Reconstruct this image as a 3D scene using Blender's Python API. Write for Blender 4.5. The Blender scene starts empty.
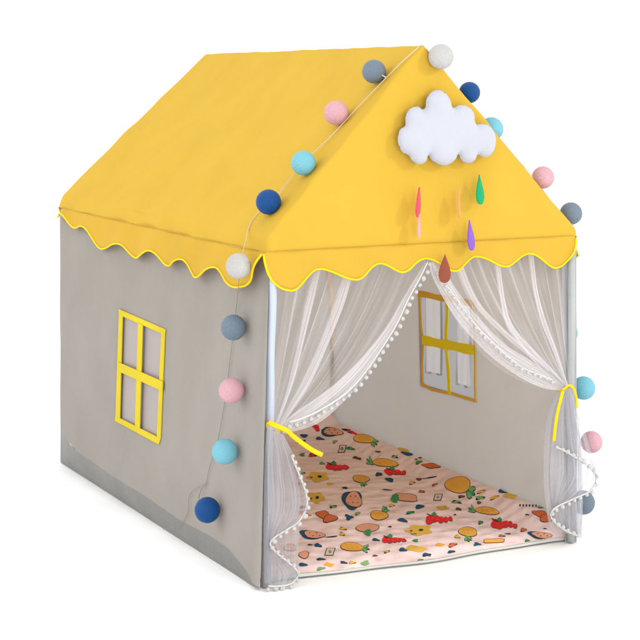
import bpy, bmesh, math, random
from mathutils import Vector as V, Matrix, noise
random.seed(7)
S = bpy.context.scene
COL = S.collection
PI = math.pi

# ------------------------------------------------------------------ camera
CP = V((-2.1975, -4.7730, 1.5422)); YAW = 0.4638; F = 1788.22; CX, CY = 320.0, 62.43
FW = V((math.sin(YAW), math.cos(YAW), 0)); RT = V((math.cos(YAW), -math.sin(YAW), 0)); UP = V((0, 0, 1))
cam = bpy.data.cameras.new('camera'); co = bpy.data.objects.new('camera', cam); COL.objects.link(co)
cam.sensor_width = 36; cam.lens = 36 * F / 640; cam.shift_y = -(320 - CY) / 640
cam.clip_start = .1; cam.clip_end = 500
co.location = CP; co.rotation_euler = (PI / 2, 0, -YAW)
S.camera = co

def at(px, py, p0, n):
    """point of the plane (p0, n) seen at a pixel of the photo"""
    d = FW + RT * ((px - CX) / F) - UP * ((py - CY) / F)
    n = V(n); return CP + d * ((V(p0) - CP).dot(n) / d.dot(n))
def aty(px, py, y): return at(px, py, (0, y, 0), (0, 1, 0))
def atz(px, py, z): return at(px, py, (0, 0, z), (0, 0, 1))
def plane3(a, b, c):
    n = (b - a).cross(c - a).normalized(); return a.copy(), n

# ------------------------------------------------------------------ materials
def nodes(name):
    m = bpy.data.materials.new(name); m.use_nodes = True
    nt = m.node_tree; nt.nodes.clear()
    out = nt.nodes.new('ShaderNodeOutputMaterial'); return m, nt, out
def N(nt, typ, **kw):
    n = nt.nodes.new(typ)
    for k, v in kw.items():
        if hasattr(n, k) and k not in n.inputs: setattr(n, k, v)
        else: n.inputs[k].default_value = v
    return n
def fabric(name, col, trans=0.25, rough=.85, weave=900, wbump=.15, fold=0.0, mott=.06, spec=.15, foldscale=3.0, tcol=None, sheen=0.0):
    m, nt, out = nodes(name); L = nt.links.new
    tc = N(nt, 'ShaderNodeTexCoord')
    nz = N(nt, 'ShaderNodeTexNoise'); nz.inputs['Scale'].default_value = 5; nz.inputs['Detail'].default_value = 6
    L(tc.outputs['Object'], nz.inputs['Vector'])
    mr = N(nt, 'ShaderNodeMapRange'); mr.inputs[1].default_value = .3; mr.inputs[2].default_value = .7
    mr.inputs[3].default_value = 1 - mott; mr.inputs[4].default_value = 1 + mott
    L(nz.outputs['Fac'], mr.inputs[0])
    mul = N(nt, 'ShaderNodeVectorMath', operation='SCALE'); mul.inputs[0].default_value = col
    L(mr.outputs[0], mul.inputs['Scale'])
    pb = N(nt, 'ShaderNodeBsdfPrincipled'); pb.inputs['Roughness'].default_value = rough
    pb.inputs['Specular IOR Level'].default_value = spec
    pb.inputs['Sheen Weight'].default_value = sheen
    L(mul.outputs[0], pb.inputs['Base Color'])
    # bump: broad soft folds, then weave
    f1 = N(nt, 'ShaderNodeTexNoise'); f1.inputs['Scale'].default_value = foldscale; f1.inputs['Detail'].default_value = 5
    f1.inputs['Roughness'].default_value = .45
    L(tc.outputs['Object'], f1.inputs['Vector'])
    b1 = N(nt, 'ShaderNodeBump'); b1.inputs['Strength'].default_value = 1.0; b1.inputs['Distance'].default_value = fold
    L(f1.outputs['Fac'], b1.inputs['Height'])
    f2 = N(nt, 'ShaderNodeTexNoise'); f2.inputs['Scale'].default_value = weave; f2.inputs['Detail'].default_value = 2
    L(tc.outputs['Object'], f2.inputs['Vector'])
    b2 = N(nt, 'ShaderNodeBump'); b2.inputs['Strength'].default_value = wbump; b2.inputs['Distance'].default_value = .002
    L(f2.outputs['Fac'], b2.inputs['Height']); L(b1.outputs[0], b2.inputs['Normal'])
    L(b2.outputs[0], pb.inputs['Normal'])
    if trans > 0:
        tb = N(nt, 'ShaderNodeBsdfTranslucent')
        if tcol: tb.inputs['Color'].default_value = (*tcol, 1)
        else: L(mul.outputs[0], tb.inputs['Color'])
        mx = N(nt, 'ShaderNodeMixShader'); mx.inputs[0].default_value = trans
        L(pb.outputs[0], mx.inputs[1]); L(tb.outputs[0], mx.inputs[2]); L(mx.outputs[0], out.inputs[0])
    else: L(pb.outputs[0], out.inputs[0])
    return m
def plain(name, col, rough=.6, spec=.3):
    return fabric(name, col, 0, rough, 500, .03, 0, .03, spec)

YEL = fabric('yellow_cloth', (.615, .395, .045), .18, fold=.03, mott=.03, weave=500, wbump=.2, foldscale=2.6)
YEL2 = fabric('yellow_valance_cloth', (.63, .395, .046), .2, fold=.02, mott=.04, weave=500, wbump=.2, foldscale=6)
PIPE = fabric('bright_yellow_piping', (.76, .56, .006), 0, rough=.6, mott=.05)
SLEEVE = fabric('grey_sleeve', (.36, .37, .37), 0, mott=.08, fold=.01, foldscale=12)
RIB = fabric('yellow_ribbon', (.74, .49, .006), 0, rough=.5, mott=.05)
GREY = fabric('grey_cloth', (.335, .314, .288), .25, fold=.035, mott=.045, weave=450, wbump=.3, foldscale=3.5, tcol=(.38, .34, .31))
GREYF = fabric('grey_front_edging', (.34, .35, .355), .1, fold=.01, mott=.05)
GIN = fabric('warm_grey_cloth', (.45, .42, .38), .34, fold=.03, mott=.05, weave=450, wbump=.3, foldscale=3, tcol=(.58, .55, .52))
SKIRT = fabric('dark_grey_cloth', (.172, .171, .160), 0, rough=.5, fold=.02, mott=.08, spec=.4, foldscale=5)
FRW = fabric('ochre_tape', (.84, .52, .075), 0, mott=.1)
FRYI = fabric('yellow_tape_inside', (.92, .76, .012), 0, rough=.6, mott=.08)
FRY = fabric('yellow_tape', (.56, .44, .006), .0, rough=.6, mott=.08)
POLE = plain('white_tube', (.41, .46, .54), .3, .5)
POLEW = plain('beige_tube', (.92, .80, .66), .5, .3)
PINK = fabric('pink_quilt', (.88, .68, .66), 0, rough=.9, fold=0, mott=.08, weave=160, wbump=.35, foldscale=40)
BIND = fabric('white_binding', (.55, .55, .50), 0, mott=.05)
FELT = fabric('white_felt', (.46, .47, .53), .05, rough=.95, weave=700, wbump=.5, fold=.004, mott=.02, foldscale=14, sheen=.2)
POMW = fabric('white_pompom', (.72, .71, .69), .1, rough=.95, weave=1200, wbump=.8, mott=.05)
CORD = plain('cord', (.55, .52, .48), .6)
THREAD = plain('thread', (.63, .405, .048), .6)

def quilt(m):
    nt = m.node_tree; L = nt.links.new
    pb = [n for n in nt.nodes if n.type == 'BSDF_PRINCIPLED'][0]
    old = pb.inputs['Normal'].links[0].from_socket
    tc = [n for n in nt.nodes if n.type == 'TEX_COORD'][0]
    mp = N(nt, 'ShaderNodeMapping'); mp.inputs['Scale'].default_value = (9, 8, 1); mp.inputs['Rotation'].default_value = (0, 0, .1)
    L(tc.outputs['Object'], mp.inputs[0])
    vo = N(nt, 'ShaderNodeTexVoronoi'); vo.feature = 'SMOOTH_F1'; vo.inputs['Scale'].default_value = 2.2; vo.inputs['Randomness'].default_value = .75
    L(mp.outputs[0], vo.inputs['Vector'])
    b = N(nt, 'ShaderNodeBump'); b.inputs['Strength'].default_value = 1.0; b.inputs['Distance'].default_value = .018; b.invert = True
    L(vo.outputs['Distance'], b.inputs['Height']); L(old, b.inputs['Normal']); L(b.outputs[0], pb.inputs['Normal'])
quilt(PINK)

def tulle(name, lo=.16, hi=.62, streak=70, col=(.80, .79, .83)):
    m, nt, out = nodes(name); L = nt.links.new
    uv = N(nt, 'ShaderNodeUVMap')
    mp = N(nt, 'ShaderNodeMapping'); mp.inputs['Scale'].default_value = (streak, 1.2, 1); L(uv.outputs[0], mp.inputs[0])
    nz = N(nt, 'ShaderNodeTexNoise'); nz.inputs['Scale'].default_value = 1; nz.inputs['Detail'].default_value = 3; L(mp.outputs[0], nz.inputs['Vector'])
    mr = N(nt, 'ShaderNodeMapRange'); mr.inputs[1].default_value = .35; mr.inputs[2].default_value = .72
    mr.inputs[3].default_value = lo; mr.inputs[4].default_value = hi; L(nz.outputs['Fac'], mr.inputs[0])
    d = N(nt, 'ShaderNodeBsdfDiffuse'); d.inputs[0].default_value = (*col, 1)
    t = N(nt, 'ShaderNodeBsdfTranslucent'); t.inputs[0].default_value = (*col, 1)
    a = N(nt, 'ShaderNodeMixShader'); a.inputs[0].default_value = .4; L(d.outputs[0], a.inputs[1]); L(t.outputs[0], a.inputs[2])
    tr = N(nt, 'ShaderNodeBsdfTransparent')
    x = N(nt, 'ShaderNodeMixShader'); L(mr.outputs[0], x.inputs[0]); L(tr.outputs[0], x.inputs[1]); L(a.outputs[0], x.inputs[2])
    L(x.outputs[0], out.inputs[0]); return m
TUL = tulle('white_tulle', .03, .26, 40, (.95, .94, .98))
TULD = tulle('gathered_tulle', .30, .75, 18, (.95, .945, .98))
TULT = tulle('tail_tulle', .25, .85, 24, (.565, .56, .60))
def film(name, col, alpha):
    m, nt, out = nodes(name); L = nt.links.new
    d = N(nt, 'ShaderNodeBsdfPrincipled'); d.inputs['Base Color'].default_value = (*col, 1); d.inputs['Roughness'].default_value = .4
    tr = N(nt, 'ShaderNodeBsdfTransparent'); x = N(nt, 'ShaderNodeMixShader'); x.inputs[0].default_value = alpha
    L(tr.outputs[0], x.inputs[1]); L(d.outputs[0], x.inputs[2]); L(x.outputs[0], out.inputs[0]); return m
PANE = film('pinkish_mesh', (.295, .255, .24), .9)
PANE2 = fabric('grey_film', (.37, .38, .40), .45, rough=.4, tcol=(.46, .47, .50))

def ballmat(name, col):
    m, nt, out = nodes(name); L = nt.links.new
    tc = N(nt, 'ShaderNodeTexCoord')
    pb = N(nt, 'ShaderNodeBsdfPrincipled'); pb.inputs['Roughness'].default_value = .42; pb.inputs['Specular IOR Level'].default_value = .22
    # wound cotton threads: three crossing wave sets
    hs = []
    for i, r in enumerate([(.3, .9, .2), (1.4, -.5, 1.0), (-.6, .2, 2.1)]):
        mp = N(nt, 'ShaderNodeMapping'); mp.inputs['Rotation'].default_value = r; L(tc.outputs['Object'], mp.inputs[0])
        w = N(nt, 'ShaderNodeTexWave'); w.inputs['Scale'].default_value = 110; w.inputs['Distortion'].default_value = 9; w.inputs['Detail Scale'].default_value = 1.5
        L(mp.outputs[0], w.inputs['Vector']); hs.append(w)
    a = N(nt, 'ShaderNodeMath', operation='MAXIMUM'); L(hs[0].outputs['Fac'], a.inputs[0]); L(hs[1].outputs['Fac'], a.inputs[1])
    b = N(nt, 'ShaderNodeMath', operation='MAXIMUM'); L(a.outputs[0], b.inputs[0]); L(hs[2].outputs['Fac'], b.inputs[1])
    bp = N(nt, 'ShaderNodeBump'); bp.inputs['Strength'].default_value = .6; bp.inputs['Distance'].default_value = .002
    L(b.outputs[0], bp.inputs['Height']); L(bp.outputs[0], pb.inputs['Normal'])
    mr = N(nt, 'ShaderNodeMapRange'); mr.inputs[3].default_value = .93; mr.inputs[4].default_value = 1.03; L(b.outputs[0], mr.inputs[0])
    sc = N(nt, 'ShaderNodeVectorMath', operation='SCALE'); sc.inputs[0].default_value = col; L(mr.outputs[0], sc.inputs['Scale'])
    L(sc.outputs[0], pb.inputs['Base Color'])
    tb = N(nt, 'ShaderNodeBsdfTranslucent'); L(sc.outputs[0], tb.inputs[0])
    mx = N(nt, 'ShaderNodeMixShader'); mx.inputs[0].default_value = .15; L(pb.outputs[0], mx.inputs[1]); L(tb.outputs[0], mx.inputs[2]); L(mx.outputs[0], out.inputs[0])
    return m
BM = {'white': ballmat('ball_white', (.53, .52, .505)), 'navy blue': ballmat('ball_navy', (.003, .068, .25)),
      'sky blue': ballmat('ball_sky', (.19, .50, .60)), 'pale pink': ballmat('ball_pink', (.66, .38, .43)),
      'slate grey': ballmat('ball_grey', (.17, .22, .28))}

# ------------------------------------------------------------------ object helpers
def link(name, bm, mats, parent=None, smooth=True):
    me = bpy.data.meshes.new(name); bm.normal_update(); bm.to_mesh(me); bm.free()
    if not isinstance(mats, (list, tuple)): mats = [mats]
    for m in mats: me.materials.append(m)
    if smooth:
        for p in me.polygons: p.use_smooth = True
    o = bpy.data.objects.new(name, me); COL.objects.link(o)
    if parent: o.parent = parent; o.matrix_parent_inverse = parent.matrix_world.inverted()
    return o
def empty(name, loc, label, cat, group=None):
    o = bpy.data.objects.new(name, None); COL.objects.link(o); o.location = loc; o.empty_display_size = .1
    o.matrix_world = Matrix.Translation(V(loc))
    return tag(o, label, cat, group)
def tag(o, label, cat, group=None):
    o['label'] = label; o['category'] = cat
    if group: o['group'] = group
    return o
def lerp(a, b, t): return a + (b - a) * t
def catmull(P, n):
    """n+1 points evenly spread along a Catmull-Rom curve through P"""
    P = [V(p) for p in P]; Q = [P[0] * 2 - P[1]] + P + [P[-1] * 2 - P[-2]]; out = []
    for i in range(1, len(Q) - 2):
        for k in range(24):
            t = k / 24; a, b, c, d = Q[i - 1], Q[i], Q[i + 1], Q[i + 2]
            out.append(.5 * ((2 * b) + (c - a) * t + (2 * a - 5 * b + 4 * c - d) * t * t + (3 * b - a - 3 * c + d) * t ** 3))
    out.append(P[-1]); return resample(out, n)
def resample(out, n):
    L = [0]
    for a, b in zip(out, out[1:]): L.append(L[-1] + (b - a).length)
    r = []; j = 0
    for k in range(n + 1):
        s = L[-1] * k / n
        while j < len(L) - 2 and L[j + 1] < s: j += 1
        r.append(lerp(out[j], out[j + 1], (s - L[j]) / max(1e-9, L[j + 1] - L[j])))
    return r
def tube(bm, pts, r, seg=8, flat=1.0, nrm=None):
    rings = []
    for i, p in enumerate(pts):
        t = (pts[min(i + 1, len(pts) - 1)] - pts[max(i - 1, 0)]).normalized()
        ref = V(nrm) if nrm else (V((0, 0, 1)) if abs(t.z) < .9 else V((0, 1, 0)))
        a = (ref - t * ref.dot(t)).normalized(); b = t.cross(a)
        rr = r(i / (len(pts) - 1)) if callable(r) else r
        rings.append([bm.verts.new(p + a * rr * flat * math.cos(q * 2 * PI / seg) + b * rr * math.sin(q * 2 * PI / seg)) for q in range(seg)])
    for A, B in zip(rings, rings[1:]):
        for q in range(seg): bm.faces.new((A[q], A[(q + 1) % seg], B[(q + 1) % seg], B[q]))
    bm.faces.new(rings[0][::-1]); bm.faces.new(rings[-1])
def loft(rows, uv=True, bm=None):
    """rows: list of equally long point lists"""
    bm = bm or bmesh.new(); lay = bm.loops.layers.uv.verify()
    g = [[bm.verts.new(p) for p in r] for r in rows]; n = len(rows); m = len(rows[0])
    for i in range(n - 1):
        for j in range(m - 1):
            f = bm.faces.new((g[i][j], g[i][j + 1], g[i + 1][j + 1], g[i + 1][j]))
            for l, (a, b) in zip(f.loops, ((i, j), (i, j + 1), (i + 1, j + 1), (i + 1, j))): l[lay].uv = (b / (m - 1), a / (n - 1))
    return bm
def cut(bm, p, n):
    bmesh.ops.bisect_plane(bm, geom=bm.verts[:] + bm.edges[:] + bm.faces[:], dist=1e-6, plane_co=p, plane_no=n)
def inside(p, poly, nrm):
    s = None
    for a, b in zip(poly, poly[1:] + poly[:1]):
        c = (b - a).cross(p - a).dot(nrm)
        if s is None: s = c > 0
        elif (c > 0) != s: return False
    return True
def panel(corners, step, hole=None, disp=None):
    """flat sheet through corners, cut into a fine grid, with an optional four-cornered opening"""
    bm = bmesh.new(); bm.faces.new([bm.verts.new(c) for c in corners]); bm.normal_update()
    nrm = list(bm.faces)[0].normal.copy()
    bmesh.ops.triangulate(bm, faces=bm.faces[:], ngon_method='EAR_CLIP')
    up = (V((0, 0, 1)) - nrm * nrm.z).normalized(); sd = up.cross(nrm)
    for ax in (up, sd):
        lo = min(c.dot(ax) for c in corners); hi = max(c.dot(ax) for c in corners); k = lo + step
        while k < hi: cut(bm, ax * k, ax); k += step
    if hole:
        for a, b in zip(hole, hole[1:] + hole[:1]): cut(bm, a, nrm.cross(b - a).normalized())
        kill = [f for f in bm.faces if inside(f.calc_center_median(), hole, nrm)]
        bmesh.ops.delete(bm, geom=kill, context='FACES')
    bmesh.ops.recalc_face_normals(bm, faces=bm.faces[:])
    if disp:
        for v in bm.verts: v.co += nrm * disp(v.co)
    return bm
def prism(bm, poly, nrm, th):
    """polygon extruded by th along nrm"""
    a = [bm.verts.new(p) for p in poly]; b = [bm.verts.new(p + nrm * th) for p in poly]
    bm.faces.new(a[::-1]); bm.faces.new(b)
    for i in range(len(poly)): j = (i + 1) % len(poly); bm.faces.new((a[i], a[j], b[j], b[i]))
def nz(p, s, seed=0.): return noise.noise(V((p.x * s + seed, p.y * s + seed * 1.7, p.z * s - seed)))

# ------------------------------------------------------------------ key corners
A = atz(262, 588, 0); Bk = atz(60, 462, 0); FR = atz(576.5, 543, 0)
D = Bk.y
RFLu = aty(268, 237, -.004); RFLd = aty(267, 252.5, -.004); RFRu = aty(576.5, 229, -.004); RFRd = aty(577, 236, -.004)
AF = aty(423.5, 44, -.004); AB = aty(206, 53, D + .01); RBLu = aty(62, 195, D + .01); RBLd = aty(58, 207, D + .01)
W = FR.x
RBRu = V((W + .06, D + .01, RBLu.z)); RBRd = V((W + .06, D + .01, RBLd.z))
BR = V((W + .055, D, 0))

tent = empty('play_tent', (W / 2, D / 2, 0), 'child\'s house-shaped play tent with yellow gable roof, grey walls and an open front', 'tent')
TL = tent

# ------------------------------------------------------------------ roof
def roof():
    bm = bmesh.new()
    v = [bm.verts.new(p) for p in (AF, RFLu, RFLd, RFRd, RFRu, AB, RBLu, RBLd, RBRd, RBRu)]
    fs = [(0, 1, 2, 3, 4), (5, 9, 8, 7, 6), (0, 5, 6, 1), (1, 6, 7, 2), (0, 4, 9, 5), (4, 3, 8, 9)]
    for f in fs: bm.faces.new([v[i] for i in f])
    bmesh.ops.recalc_face_normals(bm, faces=bm.faces[:])
    es = [e for e in bm.edges if len(e.link_faces) == 2]
    bmesh.ops.bevel(bm, geom=es, offset=.011, segments=4, profile=.5, affect='EDGES')
    st = .03
    for ax, lo, hi in ((V((1, 0, 0)), -.2, W + .2), (V((0, 1, 0)), -.05, D + .1), (V((0, 0, 1)), .8, 1.8)):
        k = lo
        while k < hi: cut(bm, ax * k, ax); k += st
    bm.normal_update()
    c = (A + FR) / 2
    for q in bm.verts:
        p = q.co.copy(); n = q.normal
        # sag between the poles on the slopes, soft dents everywhere, none along the edges
        zt = (p.z - RFLu.z) / (AF.z - RFLu.z); yt = p.y / D
        d = .004 * nz(p, 3, 2.) + .0025 * nz(p, 9, 5.)
        if abs(n.x) > .3 and .02 < zt < .99 and 0 < yt < 1:
            d -= .016 * math.sin(PI * min(1, max(0, zt))) * math.sin(PI * yt)
            d += .005 * math.sin(PI * min(1, max(0, zt))) * nz(V((p.x * 1.0, p.y * .35, p.z)), 9, 8.)
        if p.z < RFLu.z - .005 and abs(n.x) > .3:
            d += .009 * nz(V((0, p.y, 0)), 7, 3.) * math.sin(PI * min(1, max(0, yt)))
        q.co += n * d
    return link('roof_cover', bm, YEL, TL)
roof()
# stitched seams: along the eaves band and the gable fold
def seam(pts, name='seam', r=.0007, m=YEL):
    bm = bmesh.new(); tube(bm, pts, r, 6); return link(name, bm, m, TL)
gl = [lerp(RFLd, RFRd, t / 40) + V((0, -.003 + .0012 * math.sin(t * 1.3), .0015 * math.sin(t * .7))) for t in range(1, 40)]
seam([lerp(RFLd, RBLd, t / 40) + V((-.003, 0, .002 * math.sin(t))) for t in range(1, 40)], 'eave_seam', .0012)
# overlapping hem along the left front roof edge (the line the cord follows)
hem = []
for t in range(41):
    p = lerp(RFLu, AF, t / 40)
    hem.append(p)
slopeP = plane3(RFLu, AF, AB); SN = slopeP[1] if slopeP[1].x < 0 else -slopeP[1]
rows = [[p + V((0, .006, 0)) + SN * .0026 for p in hem], [p + V((0, .022, 0)) + SN * .0032 for p in hem], [p + V((0, .030, 0)) + SN * .0005 for p in hem]]

# ------------------------------------------------------------------ scalloped valances
def scallop(pp):
    """dense curve through extremes, with cosine easing in the screen-free plane"""
    out = []
    for (x0, y0), (x1, y1) in zip(pp, pp[1:]):
        for k in range(10):
            t = k / 10; e = (1 - math.cos(PI * t)) / 2
            out.append((lerp(x0, x1, t), lerp(y0, y1, e)))
    out.append(pp[-1]); return out
def valance(name, top, bot, out, par=TL, amp=.006, sd=0., pr=.0035, mat=YEL2):
    n = len(bot); rows = []
    for i in range(9):
        t = i / 8; r = []
        for j in range(n):
            p = lerp(top[j], bot[j], t)
            ph = j * .33 + sd
            p = p + out * (amp * t * math.sin(ph) * 1.0 + .003 * t * nz(p, 15, sd))
            r.append(p)
        rows.append(r)
    e = list(rows[-1])
    o = link(name, loft(rows), mat, par)
    m = o.modifiers.new('thickness', 'SOLIDIFY'); m.thickness = .0016; m.offset = 0
    bm = bmesh.new(); tube(bm, [p + out * .0006 for p in e], pr, 8, .9); link('piping', bm, PIPE, o)
    return o
fp = [(290.5, 290.5), (320, 269), (356, 279.5), (381, 263.5), (402, 272), (427, 258.5), (455, 271), (477, 256.5), (506, 266.5), (530, 253.5), (556, 268)]
fd = [(p.x, p.y) for p in catmull([V((x, y, 0)) for x, y in [(263.5, 254), (264.3, 263), (267.5, 272.5), (274, 282), (282, 288.5), (290.5, 290.5)]], 24)][:-1] + scallop(fp)[:-1] + [(p.x, p.y) for p in catmull([V((x, y, 0)) for x, y in [(556, 268), (563, 266), (569, 259.5), (573.5, 250), (576.5, 238.5)]], 20)]
bot = [aty(x, y, -.019) for x, y in fd]
x0, x1 = bot[0].x, bot[-1].x
top = [lerp(RFLd, RFRd, min(1, max(0, (p.x - RFLd.x) / (RFRd.x - RFLd.x)))) + V((0, -.0045, .002)) for p in bot]
valance('front_valance', top, bot, V((0, -1, 0)))
LW0 = plane3(RFLd + V((0, 0, 0)), RBLd, atz(155, 521, 0))
LN = LW0[1] if LW0[1].x < 0 else -LW0[1]
sp = [(55.5, 217.5), (61.5, 213.5), (73, 228), (83, 226), (100, 249), (119, 243.5), (134.5, 258), (150, 250.5), (167, 266), (181, 259), (195, 277.5), (214, 267), (226, 282), (237, 287.5)]
sd_ = scallop(sp)[:-1] + [(p.x, p.y) for p in catmull([V((x, y, 0)) for x, y in [(237, 287.5), (245, 285), (251, 277), (256, 266), (261, 254.5)]], 20)]
bot = [at(x, y, LW0[0] + LN * .028, LN) for x, y in sd_]
top = [lerp(RFLd, RBLd, min(1, max(0, (p.y - RFLd.y) / (RBLd.y - RFLd.y)))) + LN * .002 for p in bot]
valance('side_valance', top, bot, LN, amp=.007, sd=4.3)
# the side away from the camera carries the same valance
npt = 130; top = [lerp(RFRd, RBRd, t / npt) for t in range(npt + 1)]
bot = [p + V((.03, 0, -.06 - .022 * (1 - math.cos(t * 2 * PI / npt * 8)))) for t, p in enumerate(top)]
bot[0] = top[0] + V((0, 0, -.008)); bot[1] = top[1] + V((.004, 0, -.025))
valance('side_valance', top, bot, V((1, 0, 0)), sd=4.)
top = [lerp(RBLd, RBRd, t / npt) for t in range(npt + 1)]
bot = [p + V((0, .02, -.06 - .022 * (1 - math.cos(t * 2 * PI / npt * 6)))) for t, p in enumerate(top)]
bot[0] = top[0] + V((.004, .002, -.008)); bot[1] = top[1] + V((0, .006, -.02)); bot[2].z += .03; bot[3].z += .015
valance('back_valance', top, bot, V((0, 1, 0)), sd=4.)

# ------------------------------------------------------------------ left wall
creasepx = [(60.5, 424), (67, 440), (78, 452), (109, 474), (143, 494.5), (177.5, 518.5), (212, 537), (229, 549), (246, 570), (253, 584), (260, 588)]
botpx = [(60.3, 462), (67, 466.5), (79, 474), (110, 494), (144, 516), (178, 538), (212.5, 560), (229.5, 571), (245, 581), (252, 586), (261, 588.3)]
Lp = plane3(aty(269.5, 252, .006), aty(60.3, 207, D - .005), at(144, 494.5, atz(144, 516, 0) + V((-.03, 0, 0)), (1, 0, 0)))
LWN = Lp[1] if Lp[1].x < 0 else -Lp[1]
def onL(px, py, off=0.): return at(px, py, Lp[0] + LWN * off, LWN)
crease = [onL(*p) for p in creasepx]; base = [atz(x, y, .001) for x, y in botpx]
lw_out = [onL(269.5, 256), onL(59.8, 211)] + [c.copy() for c in crease]
hole = [onL(120.5, 312), onL(164.5, 332), onL(158, 441), onL(118, 418)]
hc = sum(hole, V()) / 4
def lwd(p):
    m = min(1, max(0, ((p - hc).length - .22) / .15))
    eb = min(1, max(0, (p.z - .22) / .2)) * min(1, max(0, (1 - abs(2 * p.y / D - 1)) * 6))
    return (.006 * nz(p, 4, 3.) + .004 * nz(V((p.x, p.y * 2, p.z * .4)), 7, 9.)) * m * eb
wl = link('side_wall', panel(lw_out, .035, hole, lwd), GREY, TL)
def win(wall, on, outer, inner_w, mull, bar, pane_px, fm, bmt, pane, nrm, back):
    f = bmesh.new()
    return f
def strips(bm, on, segs, nrm, th=.003, sub=1):
    for s in segs: prism(bm, [on(*p) for p in s], nrm, th)
bm = bmesh.new()
L4 = lambda x, y: onL(x, y, .0015)
strips(bm, L4, [[(119.3, 309), (166.3, 329.5), (165.6, 334.8), (119.6, 314.8)], [(119.6, 314.8), (123.2, 316.4), (120.5, 418), (116.2, 416)],
                [(162, 333.3), (165.6, 334.8), (161.2, 438.5), (157.6, 436.3)], [(116.2, 416), (161.2, 438.5), (159.3, 444.3), (115.5, 420.8)]], LWN)
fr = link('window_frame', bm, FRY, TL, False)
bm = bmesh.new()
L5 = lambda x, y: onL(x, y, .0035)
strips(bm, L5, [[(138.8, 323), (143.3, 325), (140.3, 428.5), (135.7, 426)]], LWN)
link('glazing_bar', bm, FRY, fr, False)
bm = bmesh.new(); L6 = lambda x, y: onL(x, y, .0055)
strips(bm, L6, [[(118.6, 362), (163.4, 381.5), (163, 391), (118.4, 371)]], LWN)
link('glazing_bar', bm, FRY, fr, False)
bm = panel([onL(118, 308, -.005), onL(167, 330, -.005), onL(160, 445, -.005), onL(115, 420, -.005)], .03, None, lambda p: .0015 * nz(p, 14, 2))
link('window_pane', bm, PANE, fr)
# darker grey strip from the wall crease in to the ground edge
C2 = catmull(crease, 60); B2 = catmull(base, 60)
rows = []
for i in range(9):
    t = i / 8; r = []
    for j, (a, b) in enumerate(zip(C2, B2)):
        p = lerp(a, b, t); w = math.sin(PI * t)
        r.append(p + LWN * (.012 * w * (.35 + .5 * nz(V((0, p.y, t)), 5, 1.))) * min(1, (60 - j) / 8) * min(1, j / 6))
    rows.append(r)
link('wall_base_strip', loft(rows), SKIRT, TL)
# lip of grey cloth catching the light along the crease near the front corner
# ------------------------------------------------------------------ right wall, back wall, floor
RW = [FR + V((0, .0, 0)), BR, RBRd + V((-.005, 0, 0)), V((RFRd.x - .004, .004, RFRd.z))]
Rp = plane3(RW[0], RW[1], RW[2]); RN = Rp[1] if Rp[1].x < 0 else -Rp[1]     # inward normal
def onR(px, py, off=0.): return at(px, py, Rp[0] + RN * off, RN)
hr = [onR(421, 295), onR(474, 304), onR(475, 399), onR(424, 384.5)]
hrc = sum(hr, V()) / 4
def rwd(p):
    m = min(1, max(0, ((p - hrc).length - .24) / .2)); eb = min(1, max(0, (1 - abs(2 * p.y / D - 1)) * 5))
    return (.012 * nz(p, 3, 13.) + .006 * nz(V((p.x, p.y * 2, p.z * .5)), 6, 19.)) * m * eb
RWc = [RW[0], RW[1], onR(0, 0) * 0 + RW[2], RW[3]]
link('side_wall', panel([RW[0], RW[1], RW[2], RW[3] - Rp[1] * (RW[3] - Rp[0]).dot(Rp[1])], .04, hr, rwd), GIN, TL)
bw = [V((Bk.x, D - .004, 0)), V((BR.x + .03, D - .004, 0)), V((BR.x + .03, D - .004, RBRd.z)), V((RBLd.x + .005, D, RBLd.z))]
link('back_wall', panel(bw, .05, None, lambda p: .012 * nz(p, 3, 33.) * min(1, max(0, (W - .02 - p.x) * 8))), GIN, TL)
# right window: wavy ochre frame, yellow glazing bars, hazy pane with white cloth flaps outside
def wavy(pts, wid, bm, off, amp=.006, n=24, sd=0., th=.003):
    """strip of tape following px points on the wall"""
    P = resample([onR(x, y, off) for x, y in pts], n)
    rows = [[], [], [], []]
    for i, p in enumerate(P):
        t = (P[min(i + 1, n)] - P[max(i - 1, 0)]).normalized(); s = RN.cross(t).normalized()
        w = wid * (1 + .09 * math.sin(i * .7 + sd)); p = p + s * amp * math.sin(i * .55 + sd) * math.sin(PI * i / n)
        for k, (q, h) in enumerate(((-w / 2, 0), (-w / 2, th), (w / 2, th), (w / 2, 0))): rows[k].append(p + s * q + RN * h)
    rows.append(rows[0]); loft(rows, bm=bm)
bm = bmesh.new()
wavy([(418.5, 293.5), (476, 304)], .022, bm, .0012, .002)
wavy([(419.7, 296), (421.5, 320), (423.5, 345), (422.5, 370), (423, 383)], .012, bm, .0022, .002)
wavy([(421.5, 383.5), (432, 389.5), (452, 393.5), (477, 401)], .011, bm, .0042, .001)
wavy([(474.5, 304), (475, 350), (475.8, 401.5)], .011, bm, .0062, .002)
frR = link('window_frame', bm, FRW, TL, False); frR['label'] = 'ochre window frame with wavy tape edges on the inner wall'
bm = bmesh.new(); wavy([(447.2, 297), (447.5, 320), (445.8, 345), (449, 370), (449.5, 394)], .02, bm, .0082, .003, sd=1.)
link('glazing_bar', bm, FRYI, frR, False)
bm = bmesh.new(); wavy([(422.5, 340), (448, 345), (475, 350.5)], .034, bm, .0105, .001)
link('glazing_bar', bm, FRYI, frR, False)
o8 = lambda x, y: onR(x, y, -.004)
fq = [[o8(426, 292), o8(441, 295), o8(441, 374), o8(427, 371.5)], [o8(457.5, 297), o8(470.5, 300), o8(470.5, 387), o8(458, 383.5)]]
bm = panel([o8(419, 291), o8(477, 302), o8(477, 402), o8(421, 386)], .03, fq[0])
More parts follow.
